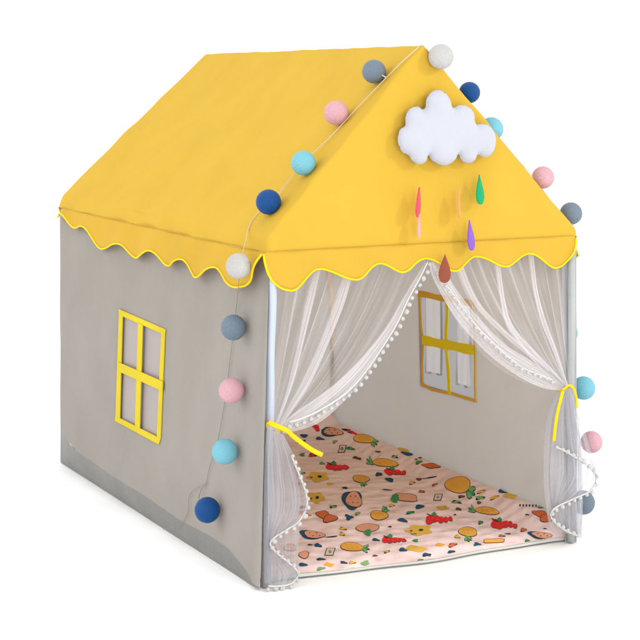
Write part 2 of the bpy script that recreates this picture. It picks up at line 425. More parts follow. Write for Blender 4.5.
for a_, b_ in zip(fq[1], fq[1][1:] + fq[1][:1]): cut(bm, a_, RN.cross(b_ - a_).normalized())
bmesh.ops.delete(bm, geom=[f for f in bm.faces if inside(f.calc_center_median(), fq[1], RN)], context='FACES')
link('window_pane', bm, PANE2, frR)
def flap(pl, pr, yb0, yb1, sd):
    rows = []
    for i in range(14):
        t = i / 13; r = []
        for j in range(25):
            s = j / 24; x = lerp(pl, pr, s) + .8 * math.sin(t * 3 + sd) ; y = lerp(294 + (x - 419) * .18, lerp(yb0, yb1, s) + 1.0 * math.sin(s * 9 + sd), t)
            r.append(onR(x, y, -.003 + .0035 * math.sin(s * 15 + sd)))
        rows.append(r)
    return loft(rows)
fl = flap(425, 442, 372.5, 375, 0.); link('window_flap', fl, fabric('flap_cloth', (.70, .70, .71), .5, mott=.03, tcol=(.50, .50, .52)), frR)
fl = flap(456.5, 471.5, 384, 388, 1.3); link('window_flap', fl, bpy.data.materials['flap_cloth'], frR)

# front edging strips and poles
bm = panel([aty(562, 250, .012), aty(576.5, 238, .012), aty(576.8, 541, .012), aty(565, 543, .012)], .05, None, lambda p: .003 * nz(p, 8, 4))
link('front_edging', bm, GREYF, TL)
bm = panel([aty(268.5, 256, .004), aty(276, 256, .004), aty(270, 587, .004), aty(260.5, 587.5, .004)], .05)
link('front_edging', bm, GREYF, TL)
def pole(p, q, r, m):
    bm = bmesh.new(); tube(bm, [lerp(p, q, t / 20) + V((.0015 * math.sin(t * .5), 0, 0)) for t in range(21)], r, 20); return link('pole', bm, m, TL)
pole(aty(272.9, 274, .001), aty(269.3, 440, .001), .0122, POLE)
def sleeve(p, q, r):
    bm = bmesh.new(); tube(bm, [lerp(p, q, t / 40) for t in range(41)], lambda t: r + .0012 * math.sin(t * 23) + .001 * math.sin(t * 61 + 1), 20); link('pole_sleeve', bm, SLEEVE, TL)
sleeve(aty(269.5, 430, .001), aty(265.6, 587, .001), .0138)
pole(aty(571.3, 252, .002), aty(571, 541.5, .002), .0125, SLEEVE)
pole(aty(328, 262, D - .03), aty(343, 436, D - .03), .011, POLEW)
pole(V((Bk.x + .04, D - .03, .02)), V((RBLd.x + .04, D - .03, 1.0)), .011, POLEW)

# front sill of the groundsheet and tent floor
bm = bmesh.new(); v = [bm.verts.new(p) for p in (A + V((.01, .05, .004)), FR + V((-.005, .05, .004)), BR + V((0, 0, .004)), Bk + V((0, 0, .004)))]
bm.faces.new(v); link('groundsheet', bm, SKIRT, TL)

# ------------------------------------------------------------------ quilted mat
def sst(t): t = min(1, max(0, t)); return t * t * (3 - 2 * t)
def H(x, y):
    xr = W + .03 * (y / D)
    h = .026 + .004 * nz(V((x, y, 0)), 7, 3.) + .0025 * nz(V((x * .8, y * 1.3, 1)), 16, 6.)
    h += .045 * sst((x - (xr - .11)) / .10) * sst((y + .02) / .16) + .030 * sst((y - (D - .14)) / .13)
    h = lerp(.011, h, sst((y - .012) / .07)) - .0
    return h
def fy(x): return .020 + .013 * math.sin(x * 7.5 + .6) + .004 * math.sin(x * 19) - .004 * x     # wavy front edge
mat = None
nx, ny = 112, 182; rows = []
for j in range(ny + 1):
    r = []
    for i in range(nx + 1):
        s, t = i / nx, j / ny
        ylo = fy(s * W); y = lerp(ylo, D - .012, t)
        x = lerp(.012, W + .048 * (y / D) - .012, s)
        r.append(V((x, y, H(x, y))))
    rows.append(r)
bmM = loft(rows)
fe = rows[0]
for f in bmM.faces: f.material_index = 0
PAL = {}
MM = [PINK]
def pcol(name, c):
    if name not in PAL: PAL[name] = len(MM); MM.append(fabric('print_' + name, c, 0, rough=.9, weave=160, wbump=.35, mott=.12))
    return PAL[name]
for n_, c_ in dict(ink=(.04, .035, .04), orange=(.86, .42, .07), yellow=(.72, .45, .07), red=(.80, .025, .03), green=(.05, .30, .10), leaf=(.20, .42, .17),
                   navy=(.02, .09, .17), peach=(.80, .38, .24), rust=(.66, .15, .05), cream=(.72, .60, .50), brown=(.20, .07, .05)).items(): pcol(n_, c_)
USED = []
def decal(px, c, lift):
    """flat printed shape: photo-plane outline carried to the mat's own surface"""
    xs = [q[0] for q in px]; ys = [q[1] for q in px]; USED.append(((min(xs) + max(xs)) / 2, (min(ys) + max(ys)) / 2, max(xs) - min(xs), max(ys) - min(ys)))
    P = []
    for x, y in px:
        z = .028
        for _ in range(12):
            p = atz(x, y, z); z += .5 * (H(p.x, max(0, min(D, p.y))) - z)
        P.append(p)
    bm = bmesh.new(); bm.faces.new([bm.verts.new(p) for p in P])
    bmesh.ops.triangulate(bm, faces=bm.faces[:], ngon_method='EAR_CLIP')
    for ax in (V((1, 0, 0)), V((0, 1, 0))):
        lo = min(p.dot(ax) for p in P); hi = max(p.dot(ax) for p in P); k = lo + .012
        while k < hi: cut(bm, ax * k, ax); k += .012
    mp = {}
    for v in bm.verts:
        x, y = v.co.x, max(v.co.y, fy(v.co.x) + .004); mp[v] = bmM.verts.new((x, y, H(x, y) + .0008 + lift * .0005))
    for f in bm.faces:
        q = [mp[v] for v in f.verts]
        if (q[1].co - q[0].co).cross(q[2].co - q[0].co).z < 0: q = q[::-1]
        try: g = bmM.faces.new(q); g.material_index = PAL[c]
        except ValueError: pass
    bm.free()
def blob(cx, cy, w, h, rot=0, lob=0, la=.12, n=22, sd=None, x0=-9, x1=9):
    sd = random.random() * 6 if sd is None else sd; o = []
    for k in range(n):
        a = 2 * PI * k / n; r = 1 + la * math.sin(lob * a + sd) + .05 * math.sin(2 * a + sd * 2)
        x = math.cos(a) * r * w / 2; y = math.sin(a) * r * h / 2
        x = max(x0, min(x1, x)) if lob == -1 else x
        c, s = math.cos(rot), math.sin(rot); o.append((cx + x * c - y * s, cy + x * s + y * c))
    return o
def ring(cx, cy, w, h, rot, lob, la, c, lift=0, n=22):
    sd = random.random() * 6
    decal(blob(cx, cy, w + 1.3, h + 1.1, rot, lob, la, n, sd), 'ink', lift)
    decal(blob(cx, cy, w, h, rot, lob, la, n, sd), c, lift + 1)
def leafy(cx, cy, w, h, c, n=3, rot=0):
    for k in range(n):
        a = rot + (k - (n - 1) / 2) * .7
        decal(blob(cx + math.cos(a) * w * .25, cy + math.sin(a) * h * .35, w * .62, h * .5, a * .6, 0, 0, 10), c, 3 + k * .4)
def pineapple(cx, cy, w, h, lx, ly):
    d = V((lx - cx, (ly - cy) * 2.2, 0)).normalized(); ex, ey = cx + d.x * w * .52, cy + d.y * h * .52
    for k in (-1, 0, 1):
        a = math.atan2(d.y, d.x) + k * .75
        decal(blob(ex + math.cos(a) * w * .13, ey + math.sin(a) * h * .34, w * .34, h * .36, a * .8, 3, .12, 12), 'ink', .5)
        decal(blob(ex + math.cos(a) * w * .13, ey + math.sin(a) * h * .34, w * .30, h * .28, a * .8, 3, .12, 12), 'leaf' if k else 'green', 1.5)
    ring(cx, cy, w, h, .1, 3, .06, 'orange', n=30)
    for k in range(3):
        for q in (-1, 1):
            x0 = cx + (k - 1) * w * .22
            decal([(x0 - q * w * .09, cy - h * .3), (x0 - q * w * .09 + .55, cy - h * .3), (x0 + q * w * .09 + .55, cy + h * .3), (x0 + q * w * .09, cy + h * .3)], 'yellow', 3 + q * .3)
def berry(cx, cy, w, h, n=4):
    for k in range(n):
        s_ = 1 - .12 * k; xx = cx + (k - (n - 1) / 2) * w / n; h_ = h * 1.25; yy = cy + random.uniform(-.16, .16) * h + k * .3
        q_ = blob(xx, yy, w / n * 1.9 * s_, h_ * .82 * s_, random.uniform(-.4, .4), 3, .14, 16)
        decal([(a + .5, b + .5) for a, b in q_], 'brown', .6 + k * .1); decal(q_, 'red', 1 + k * .3)
    decal(blob(cx - w * .42, cy - h * .45, w * .3, 1.1, .5, n=8), 'ink', 3)
    leafy(cx - w * .3, cy - h * .45, 8, 4, 'green', 3, -.4)
    for k in range(4): decal(blob(cx - w * .3 + k * w * .2, cy + (k % 2) * 1.5, .9, .7, n=6), 'peach', 4)
def bear(cx, cy, w, h):
    decal(blob(cx, cy, w, h, 0, 5, .16, 26), 'yellow', 1); decal(blob(cx + w * .08, cy, w * .2, h * .25, n=10), 'ink', 3)
    decal(blob(cx - w * .3, cy + h * .1, w * .12, h * .14, n=8), 'ink', 3)
def melon(cx, cy, w, h, rot=0):
    decal(blob(cx - w * .06, cy, w, h * 1.05, rot, 3, .12), 'navy', 0); ring(cx + w * .04, cy, w * .82, h * .8, rot, 3, .10, 'peach', 1)
    for k in range(5): decal(blob(cx + (k - 2) * w * .13, cy + (-1) ** k * h * .17, 1.3, 1.1, n=6), 'ink', 3.5)
def square(cx, cy, w, h):
    q = lambda w, h: [(cx - w / 2 + h * .15, cy - h / 2), (cx + w / 2 + h * .15, cy - h / 2), (cx + w / 2 - h * .15, cy + h / 2), (cx - w / 2 - h * .15, cy + h / 2)]
    decal(q(w + 1, h + .8), 'ink', 0); decal(q(w - .6, h - .4), 'cream', 1); decal(blob(cx, cy, 2.4, 3, n=8), 'ink', 2); decal(blob(cx, cy, 1.2, 1.8, n=8), 'cream', 3)
def spot(cx, cy, w, h, c, rot=0, lob=3, la=.15): decal(blob(cx, cy, w, h, rot, lob, la, 16), c, 1)
melon(332, 432, 22, 9, .1); spot(346, 430, 9, 2.2, 'ink', .1)
pineapple(364, 439, 20, 8.5, 376, 443); square(342, 449, 6, 7); spot(404, 450, 12, 4, 'yellow', .3); spot(407, 454, 12, 3.5, 'navy', .2)
pineapple(385, 463, 24, 7.5, 370, 462); berry(338, 467, 20, 6.5); berry(396, 472, 19, 6); spot(389.5, 480, 9, 4, 'navy', .3)
bear(318, 477, 22, 9.5); pineapple(361, 479, 17, 6.5, 363, 483); melon(353, 500, 19, 19, .2); bear(316, 498, 16, 11)
ring(323, 515, 13, 7, .3, 3, .15, 'rust'); ring(330, 519, 13, 7, -.2, 3, .15, 'rust', 2); spot(349, 517.5, 8, 5, 'navy', .2, 3, .35)
pineapple(379, 515.5, 18, 8.5, 388, 509); ring(406, 497.5, 24, 7.5, .15, 4, .1, 'peach'); leafy(392.5, 498, 12, 9, 'green', 3, .3); spot(387, 490, 10, 1, 'ink', .1)
spot(419.5, 507, 9, 4.5, 'navy', -.1); ring(367.5, 528, 22, 8, .05, 2, .15, 'peach'); leafy(365, 533, 12, 6, 'green', 3, 0)
melon(313, 535, 26, 8, .12); spot(332, 537, 12, 1.4, 'ink', -.1); spot(402.5, 520.5, 10, 4, 'navy', .2); bear(419, 530.5, 26, 10); spot(414, 534, 6, 2, 'navy')
berry(395, 540, 22, 6, 5); leafy(413, 541, 10, 3.5, 'green', 2, 0); pineapple(352, 547, 22, 8.5, 370, 549); square(330, 552, 8, 7)
spot(416, 549, 22, 6, 'yellow', .05, 4, .2); spot(403, 550, 8, 4, 'navy', .1); spot(329, 565, 10, 4, 'orange', .1, 4, .2); leafy(362, 564, 14, 5, 'leaf', 3, 0)
spot(316, 575, 10, 2.6, 'ink', 0); ring(304, 555, 9, 7, 0, 3, .1, 'peach'); spot(303, 565, 9, 3.5, 'navy', .1); spot(330, 484, 8, 2.5, 'yellow')
ring(431, 466, 16, 4.5, .1, 4, .12, 'rust'); spot(429, 478, 18, 1.2, 'ink', -.15); spot(419, 479.5, 6, 3, 'brown'); pineapple(458, 485, 25, 16, 473, 490)
square(438, 497.5, 7, 6); spot(503, 491.5, 10, 4, 'navy', .2); spot(510, 496, 14, 5, 'yellow', .1, 4, .2); spot(479, 503, 5, 3, 'brown'); spot(443, 508, 12, 4.5, 'yellow', 0, 4, .2); spot(445, 508, 3, 2, 'ink')
pineapple(487, 511, 24, 6.5, 470, 510); berry(440, 519, 25, 8, 5); berry(505, 524.5, 24, 8.5, 5); ring(540, 514, 14, 6, .3, 3, .15, 'rust'); ring(547, 519, 14, 7, .1, 3, .15, 'rust', 2)
for k in range(6): spot(520 + k * 3.2, 505.5 + k * .1, 1.6, 2.6, 'ink')
spot(527, 515, 4, 1.5, 'ink'); pineapple(468, 532, 19, 8.5, 468, 538); melon(541, 535.5, 24, 7, .1); ring(494, 541, 22, 4, -.02, 4, .12, 'orange'); spot(477, 544.5, 7, 3.5, 'navy', 0, 3, .3)
spot(440, 545, 9, 3, 'orange', 0, 4, .2); spot(508, 534, 6, 1.2, 'ink'); berry(312, 424, 12, 3.5, 3); spot(304, 436, 8, 3.5, 'navy'); leafy(300, 455, 9, 4, 'green', 2); spot(296, 484, 8, 4, 'red'); spot(300, 512, 8, 3, 'red'); ring(290, 548, 12, 6, 0, 3, .1, 'peach')
spot(420, 458, 4, 1.2, 'ink'); spot(416, 459.5, 3, 1.2, 'ink'); spot(286, 500, 9, 4, 'yellow'); spot(470, 498, 4, 2, 'ink'); spot(378, 452, 6, 2, 'brown'); spot(455, 515, 3, 1.3, 'ink'); spot(390, 527, 4, 1.5, 'ink'); spot(375, 556, 5, 2, 'brown'); spot(310, 545, 5, 1.5, 'ink')
spot(345, 488, 6, 2, 'ink', .1, 5, .3); spot(560 - 15, 529, 4, 1.2, 'ink')
fr2 = random.Random(21); done = []
for _ in range(900):
    x = fr2.uniform(300, 560); y = fr2.uniform(428, 574)
    if y > 579 - (x - 300) * .14 or y < 424 + (x - 340) * .40: continue
    if any(((x - a) / (w_ / 2 + 3.5)) ** 2 + ((y - b) / (h_ / 2 + 2.6)) ** 2 < 1 for a, b, w_, h_ in USED + done): continue
    k = fr2.random(); w_ = fr2.uniform(4, 9); h_ = fr2.uniform(1.8, 3.6); c = fr2.choice(['navy', 'green', 'leaf', 'red', 'yellow', 'brown', 'rust', 'orange', 'leaf'])
    if c == 'ink': h_ = 1.3
    decal(blob(x, y, w_ + .8, h_ + .6, fr2.uniform(-.4, .4), 3, .22, 14, 1.), 'ink', 0); decal(blob(x, y, w_, h_, fr2.uniform(-.4, .4), fr2.choice([2, 3, 4]), .22, 14, 1.), c, 1)
    done.append((x, y, w_, h_))
    if len(done) > 46: break
mat = link('play_mat', bmM, MM)
tag(mat, 'pink quilted floor mat printed with fruit and animals, spread inside the tent', 'mat')
# padded body under the sheet edge and pale binding along the front
rows = [[p + V((0, -.001, -.0005)) for p in fe], [p + V((0, -.006, -.006)) for p in fe], [V((p.x, p.y - .005, .005)) for p in fe], [V((p.x, p.y + .004, .0045)) for p in fe]]
link('mat_binding', loft(rows), BIND, mat)
re_ = [r[-1] for r in [[V(v.co) for v in bmM.verts] for _ in ()]] if False else None

# ------------------------------------------------------------------ curtains
def P2(lst, y): return [aty(a, b, y) if len((a, b)) == 2 else None for a, b in lst]
def upper(topL, topR, gL, gR, bulge, npl, side, seed, nv=40, nu=420):
    """pleated sheet hung from the eave and gathered to a point: S-folded pleats give its streaks"""
    rnd = random.Random(seed); ph = [rnd.uniform(-.5, .5) for _ in range(npl + 2)]
    rows = []
    for i in range(nv + 1):
        v = i / nv; r = []
        for j in range(nu + 1):
            u = j / nu; k = u * npl; kk = int(k); fr_ = k - kk
            p_ = lerp(ph[kk], ph[min(kk + 1, npl + 1)], fr_)
            ang = 2 * PI * (k + p_); am = (1.25 + .7 * math.sin(kk * 2.3 + seed)) / (2 * PI * npl)
            s = u + am * math.sin(ang) * min(1, u * 12, (1 - u) * 12); s = min(1, max(0, s))
            T = (lerp(topL[0], topR[0], s), lerp(topL[1], topR[1], s)); G = (lerp(gL[0], gR[0], s), lerp(gL[1], gR[1], s))
            b = s ** 2.2; c = ((T[0] + G[0]) / 2 + bulge[0] * b, (T[1] + G[1]) / 2 + bulge[1] * b)
            x = (1 - v) ** 2 * T[0] + 2 * v * (1 - v) * c[0] + v * v * G[0]; y = (1 - v) ** 2 * T[1] + 2 * v * (1 - v) * c[1] + v * v * G[1]
            x += 1.2 * math.sin(v * 5 + kk * 1.7) * v * (1 - v) * 2
            dep = .014 + .016 * math.cos(ang) * (1 - .75 * v) - .036 * v ** 1.6
            r.append(aty(x, y, dep))
        rows.append(r)
    return loft(rows)
POM = None
def pompom_mesh():
    bm = bmesh.new(); bmesh.ops.create_icosphere(bm, subdivisions=3, radius=1)
    for v in bm.verts: v.co *= 1 + .16 * noise.noise(v.co * 3.1) + .10 * noise.noise(v.co * 8)
    me = bpy.data.meshes.new('pompom'); bm.to_mesh(me); bm.free(); me.materials.append(POMW)
    for p in me.polygons: p.use_smooth = True
    return me
POM = pompom_mesh()
def trim(path, ypl, cur, side, spacing=.0235, r=.0068, seed=0, hang=.010):
    rnd = random.Random(seed); P = path
    ln = sum((b - a).length for a, b in zip(P, P[1:])); n = max(4, int(ln / .006))
    Q = resample(P, n); bm = bmesh.new(); tube(bm, [q + V((0, -.001, 0)) for q in Q], .0028, 6)
    t = link('pompom_trim', bm, POMW, cur)
    m = max(2, int(ln / spacing)); R = resample(P, m)
    for i, p in enumerate(R):
        tg = (R[min(i + 1, m)] - R[max(i - 1, 0)]).normalized(); nn = V((0, -1, 0)).cross(tg).normalized() * side
        o = bpy.data.objects.new('pompom', POM); COL.objects.link(o)
        loc = p + nn * hang + V((rnd.uniform(-.002, .002), -.002 + rnd.uniform(-.002, .002), -.003 + rnd.uniform(-.002, .002)))
        o.location = loc; s = r * rnd.uniform(.85, 1.12); o.scale = (s, s, s * rnd.uniform(.95, 1.2)); o.rotation_euler = (rnd.random() * 6, rnd.random() * 6, 0)
        o.parent = t; o.matrix_parent_inverse = t.matrix_world.inverted()
def sheet(left, right, yl, yr, n=60, m=40, fold=.008, nf=3.0, sd=0.):
    """hanging piece between two edges given top to bottom"""
    Lf = catmull([aty(x, y, yl) for x, y in left], n); Rg = catmull([aty(x, y, yr) for x, y in right], n); rows = []
    for i in range(n + 1):
        v = i / n; r = []
        for j in range(m + 1):
            u = j / m; uu = min(1, max(0, u + .55 / (2 * PI * nf) * math.sin(2 * PI * nf * u + sd)))
            r.append(lerp(Lf[i], Rg[i], uu) + V((0, fold * math.cos(2 * PI * nf * u + sd + v) * min(1, v * 3 + .2), 0)))
        rows.append(r)
    return loft(rows)
curL = link('curtain', upper((270, 258), (429, 256), (266, 428), (281, 434), (30, 46), 12, 1, 3), TUL)
tag(curL, 'sheer white tulle curtain with pompom edge tied back at the front pole beside the ball lights', 'curtain', 'pompom curtains at the tent opening')
edge = [(427.5, 262), (418, 281), (409, 297), (396.5, 324), (379, 352), (362, 376), (348, 391), (337, 399.5), (318, 411), (300, 419), (289, 422)]
trim(catmull([aty(x, y, -.012 - .004 * i / 10 * 3) for i, (x, y) in enumerate(edge)], 160), 0, curL, 1, seed=1)
# folded band of cloth just inside the edge
def band(ptsA, ptsB, ya, yb, par, mat_=TULD, nf=3, name='gathered_fold'):
    return link(name, sheet(ptsA, ptsB, ya, yb, 70, 30, .005, nf, 1.), mat_, par)
band([(425, 262), (404, 296), (388, 324), (366, 352), (342, 377), (318, 396), (296, 411), (278, 426)], [(429, 262), (411, 297), (398, 324), (381, 352), (365, 377), (345, 400), (318, 423), (284, 434)], .0, -.015, curL)
band([(315, 268), (306, 300), (298, 340), (290, 375), (282, 405), (272, 428)], [(321, 268), (314, 300), (303, 345), (294, 380), (284, 408), (275, 430)], .014, -.015, curL, nf=2)
band([(343, 276), (333, 305), (318, 345), (302, 380), (287, 408), (275, 429)], [(352, 276), (344, 305), (330, 340), (312, 380), (294, 408), (277, 431)], .014, -.015, curL, nf=2)
# lower left
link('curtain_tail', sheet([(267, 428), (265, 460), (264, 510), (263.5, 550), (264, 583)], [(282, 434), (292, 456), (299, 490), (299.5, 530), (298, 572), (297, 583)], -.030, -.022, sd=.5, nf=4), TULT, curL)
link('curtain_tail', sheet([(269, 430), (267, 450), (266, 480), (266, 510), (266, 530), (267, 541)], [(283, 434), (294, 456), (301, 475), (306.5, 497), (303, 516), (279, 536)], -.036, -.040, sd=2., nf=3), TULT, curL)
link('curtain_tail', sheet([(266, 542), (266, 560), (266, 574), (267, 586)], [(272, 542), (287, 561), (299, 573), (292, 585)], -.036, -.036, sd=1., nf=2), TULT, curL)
trim(catmull([aty(x, y, -.042) for x, y in [(291, 455), (298, 472), (305.5, 492), (306.5, 507), (298, 522), (286, 530), (275, 537), (270, 544), (277, 553), (288, 562), (298, 573), (292, 583), (280, 586), (268, 586)]], 160), 0, curL, 1, seed=2, hang=.004)
# right
curR = link('curtain', upper((571, 254), (431, 258), (571, 386), (561, 391), (-32, 56), 11, -1, 5), TUL)
tag(curR, 'sheer white curtain', 'curtain', 'pompom curtains at the tent opening')
curR['label'] = 'sheer white pompom curtain swept to the pole at the tent\'s far right edge'
curL['label'] = 'sheer white pompom curtain swept to the pole next to the outer wall'
epR = [(438, 272), (447, 286), (458, 301), (469, 316), (478, 328), (488, 338), (498, 348), (507, 356), (517, 364), (527, 370), (540, 375), (552, 380)]
trim(catmull([aty(x, y, -.014 - .0016 * i) for i, (x, y) in enumerate(epR)], 160), 0, curR, -1, seed=3, hang=.003, r=.0058)
band([(431, 262), (441, 284), (463, 316), (489, 344), (516, 362), (542, 376), (562, 386)], [(429, 262), (434, 280), (456, 318), (484, 350), (513, 373), (540, 387), (560, 391)], .0, -.018, curR)
band([(441, 262), (456, 288), (478, 316), (505, 344), (530, 360), (550, 374), (565, 386)], [(431, 262), (441, 284), (463, 316), (489, 344), (516, 362), (542, 376), (562, 386)], .0, -.018, curR)
band([(493, 252), (500, 300), (508, 330), (530, 355), (550, 372), (566, 386)], [(499, 252), (505, 298), (513, 325), (534, 350), (553, 370), (567, 386)], .002, -.018, curR, nf=2)
band([(452, 256), (464, 286), (476, 308), (497, 330), (520, 350), (548, 372)], [(460, 256), (470, 284), (482, 306), (502, 327), (524, 347), (550, 370)], .004, -.012, curR, nf=2)
band([(527, 249), (533, 290), (540, 320), (552, 350), (560, 372), (567, 386)], [(533, 249), (538, 290), (546, 320), (556, 348), (563, 370), (568, 386)], .002, -.018, curR, nf=2)
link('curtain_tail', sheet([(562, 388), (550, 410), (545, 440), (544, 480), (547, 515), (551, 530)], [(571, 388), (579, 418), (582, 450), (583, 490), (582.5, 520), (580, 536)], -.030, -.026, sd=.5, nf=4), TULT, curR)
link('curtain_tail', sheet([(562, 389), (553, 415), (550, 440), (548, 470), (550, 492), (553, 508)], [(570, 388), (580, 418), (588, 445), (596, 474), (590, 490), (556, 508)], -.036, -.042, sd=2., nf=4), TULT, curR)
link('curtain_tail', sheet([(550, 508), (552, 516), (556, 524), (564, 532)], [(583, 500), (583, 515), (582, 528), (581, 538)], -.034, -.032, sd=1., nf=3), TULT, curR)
trim(catmull([aty(x, y, -.046) for x, y in [(556, 447), (565, 451), (573, 456), (585, 463), (596, 476), (591, 490), (573, 499), (555, 508), (551, 517), (563, 529), (578, 536)]], 120), 0, curR, 1, seed=4, hang=.004)
# ribbons
def ribbon(px, ys, w, par):
    P = catmull([aty(x, y, q) for (x, y), q in zip(px, ys)], 50); bm = bmesh.new()
    tube(bm, P, w, 8, .18, (0, 1, 0)); return link('tie_ribbon', bm, RIB, par)
ribbon([(269, 422), (276, 425.5), (287, 430.5), (293, 436), (304, 444.5), (314, 451), (322.5, 455)], [-.036, -.052, -.054, -.05, -.052, -.054, -.05], .0072, curL)
ribbon([(268.5, 422), (268, 426), (272, 430), (280, 432)], [-.03, -.01, .012, .018], .0072, curL)
ribbon([(557, 391), (563, 390), (569, 385.5), (574, 389), (576.5, 398), (577, 408)], [-.03, -.054, -.056, -.05, -.046, -.044], .0045, curR)
ribbon([(563, 391), (560, 402), (557, 416), (555, 430), (554, 441)], [-.054, -.056, -.056, -.056, -.056], .0062, curR)

# ------------------------------------------------------------------ felt cloud and raindrops
ol = [(225, 130), (230, 90), (255, 58), (287, 48), (320, 62), (345, 95), (358, 135), (390, 124), (430, 128), (460, 155), (472, 215), (500, 215), (540, 225), (565, 260), (570, 310), (555, 360), (525, 380), (492, 374), (479, 368), (465, 400), (440, 410), (405, 400), (385, 365), (370, 395), (330, 420), (295, 418), (255, 395), (238, 370), (225, 405), (190, 415), (160, 400), (140, 370), (110, 355), (92, 320), (88, 285), (98, 245), (124, 225), (126, 180), (145, 143), (185, 130), (212, 145)]
YC = -.038
O = [aty(380 + a / 4.923, 80 + b / 4.923, YC) for a, b in ol]
O = resample(catmull(O + [O[0]], 200), 200)[:-1]
bm = bmesh.new(); bm.faces.new([bm.verts.new(p) for p in O]); bmesh.ops.triangulate(bm, faces=bm.faces[:], ngon_method='EAR_CLIP')
for ax in (V((1, 0, 0)), V((0, 0, 1))):
    lo = min(p.dot(ax) for p in O); hi = max(p.dot(ax) for p in O); k = lo + .004
    while k < hi: cut(bm, ax * k, ax); k += .004
def dist(p):
    best = 9
    for a, b in zip(O, O[1:] + O[:1]):
        t = min(1, max(0, (p - a).dot(b - a) / (b - a).length_squared)); best = min(best, (p - a - (b - a) * t).length)
    return best
dd = {v: dist(v.co) for v in bm.verts}
gm = bmesh.ops.duplicate(bm, geom=bm.verts[:] + bm.edges[:] + bm.faces[:])
for v, d in dd.items():
    if d > .0012:
        q = min(1, max(0, (d - .003)) / .048); h = .0015 + .024 * (1 - (1 - q) ** 2) ** .5
        w = gm['vert_map'][v]
        v.co.y -= h + .0015 * nz(v.co, 25, 1.) ; w.co.y += h * .7
bmesh.ops.remove_doubles(bm, verts=bm.verts[:], dist=.00005)
bmesh.ops.recalc_face_normals(bm, faces=bm.faces[:])
cloud = link('felt_cloud', bm, FELT); tag(cloud, 'stuffed white felt cloud with stitched edge on the yellow gable', 'cloud ornament')
def drop(name_col, mat_, tx, ty, bx, by, wpx, yd, label):
    """flat felt teardrop; wpx = seen width, obtained by turning it about its thread"""
    T = aty(tx, ty, yd); B = aty(bx, by, yd); h = (T - B).length; full = h * .50
    seen = min(1, wpx / 15); ang = math.acos(max(0.05, min(1, (wpx - 1.6) / 13.4))) if seen < 1 else 0
    out = []
    for k in range(40):
        a = 2 * PI * k / 40; z = -math.cos(a); x = math.sin(a) * math.sin(a / 2) ** 1.6
        out.append((x, z))
    ma = max(abs(x) for x, z in out)
    bm = bmesh.new(); cz = h / 2; th = .0055
    ctr = lerp(T, B, .5); dx = RT * math.cos(ang) + FW * math.sin(ang); nn = V((0, 0, 1)).cross(dx).normalized(); up = (T - B).normalized()
    # a runs from the tip (z=-1 flipped to the top) round the belly
    P = [ctr + dx * (x / ma * full / 2) - up * (-z) * h / 2 for x, z in [(x, (-z)) for x, z in out]]
    P = [ctr + dx * (x / ma * full / 2) + up * (-(-math.cos(2 * PI * k / 40))) * h / 2 for k, (x, z) in enumerate(out)]
    P = [ctr + dx * (math.sin(2 * PI * k / 40) * math.sin(PI * k / 40) ** 0 * 1.0) * 0 + p - ctr for k, p in enumerate(P)]
    P = []
    for k in range(40):
        a = 2 * PI * k / 40; z = math.cos(a); x = math.sin(a) * (math.sin(a / 2) ** 1.5) * full / 2 * 1.18
        P.append(ctr + dx * x + up * z * h / 2)
    lays = []
    for s, k in ((-1, .93), (-.6, 1), (.6, 1), (1, .93)): lays.append([bm.verts.new(lerp(ctr - up * h * .15, p, k) + nn * s * th / 2) for p in P])
    for a_, b_ in zip(lays, lays[1:]):
        for i in range(40): j = (i + 1) % 40; bm.faces.new((a_[i], a_[j], b_[j], b_[i]))
    bm.faces.new(lays[0][::-1]); bm.faces.new(lays[-1])
    bmesh.ops.recalc_face_normals(bm, faces=bm.faces[:])
    o = link('felt_raindrop', bm, mat_, None); tag(o, label, 'raindrop ornament', 'felt raindrops hanging under the cloud')
    bm = bmesh.new(); tube(bm, [T - V((0, 0, .002)), V((T.x, YC, aty(tx, 160, YC).z))], .00013, 4); link('hanging_thread', bm, THREAD, o)
def felt(n, c): return fabric('felt_' + n, c, .05, rough=.95, weave=700, wbump=.5, mott=.05, sheen=.1)
drop('red', felt('red', (.75, .075, .10)), 419.3, 187, 417.6, 217.5, 6.6, -.046, 'red felt raindrop turned nearly edge-on under the cloud')
drop('pink', felt('pink', (.80, .36, .38)), 419, 214, 419.3, 238, 5.2, -.046, 'pale pink felt raindrop just below the red one')
drop('salmon', felt('salmon', (.85, .31, .14)), 458.2, 188.5, 459.6, 218.5, 3.2, -.046, 'salmon felt raindrop seen edge-on as a thin sliver')
drop('green', felt('green', (.006, .33, .12)), 479.2, 174.5, 480.6, 204.5, 10.4, -.046, 'green felt raindrop, rightmost under the cloud')
drop('purple', felt('purple', (.23, .10, .48)), 469.3, 220, 472, 250.5, 9.2, -.046, 'purple felt raindrop below the green one')
drop('brown', felt('brown', (.27, .075, .045)), 445, 253.5, 444.5, 283, 15.5, -.06, 'brown felt raindrop hanging lowest, in front of the scalloped valance')

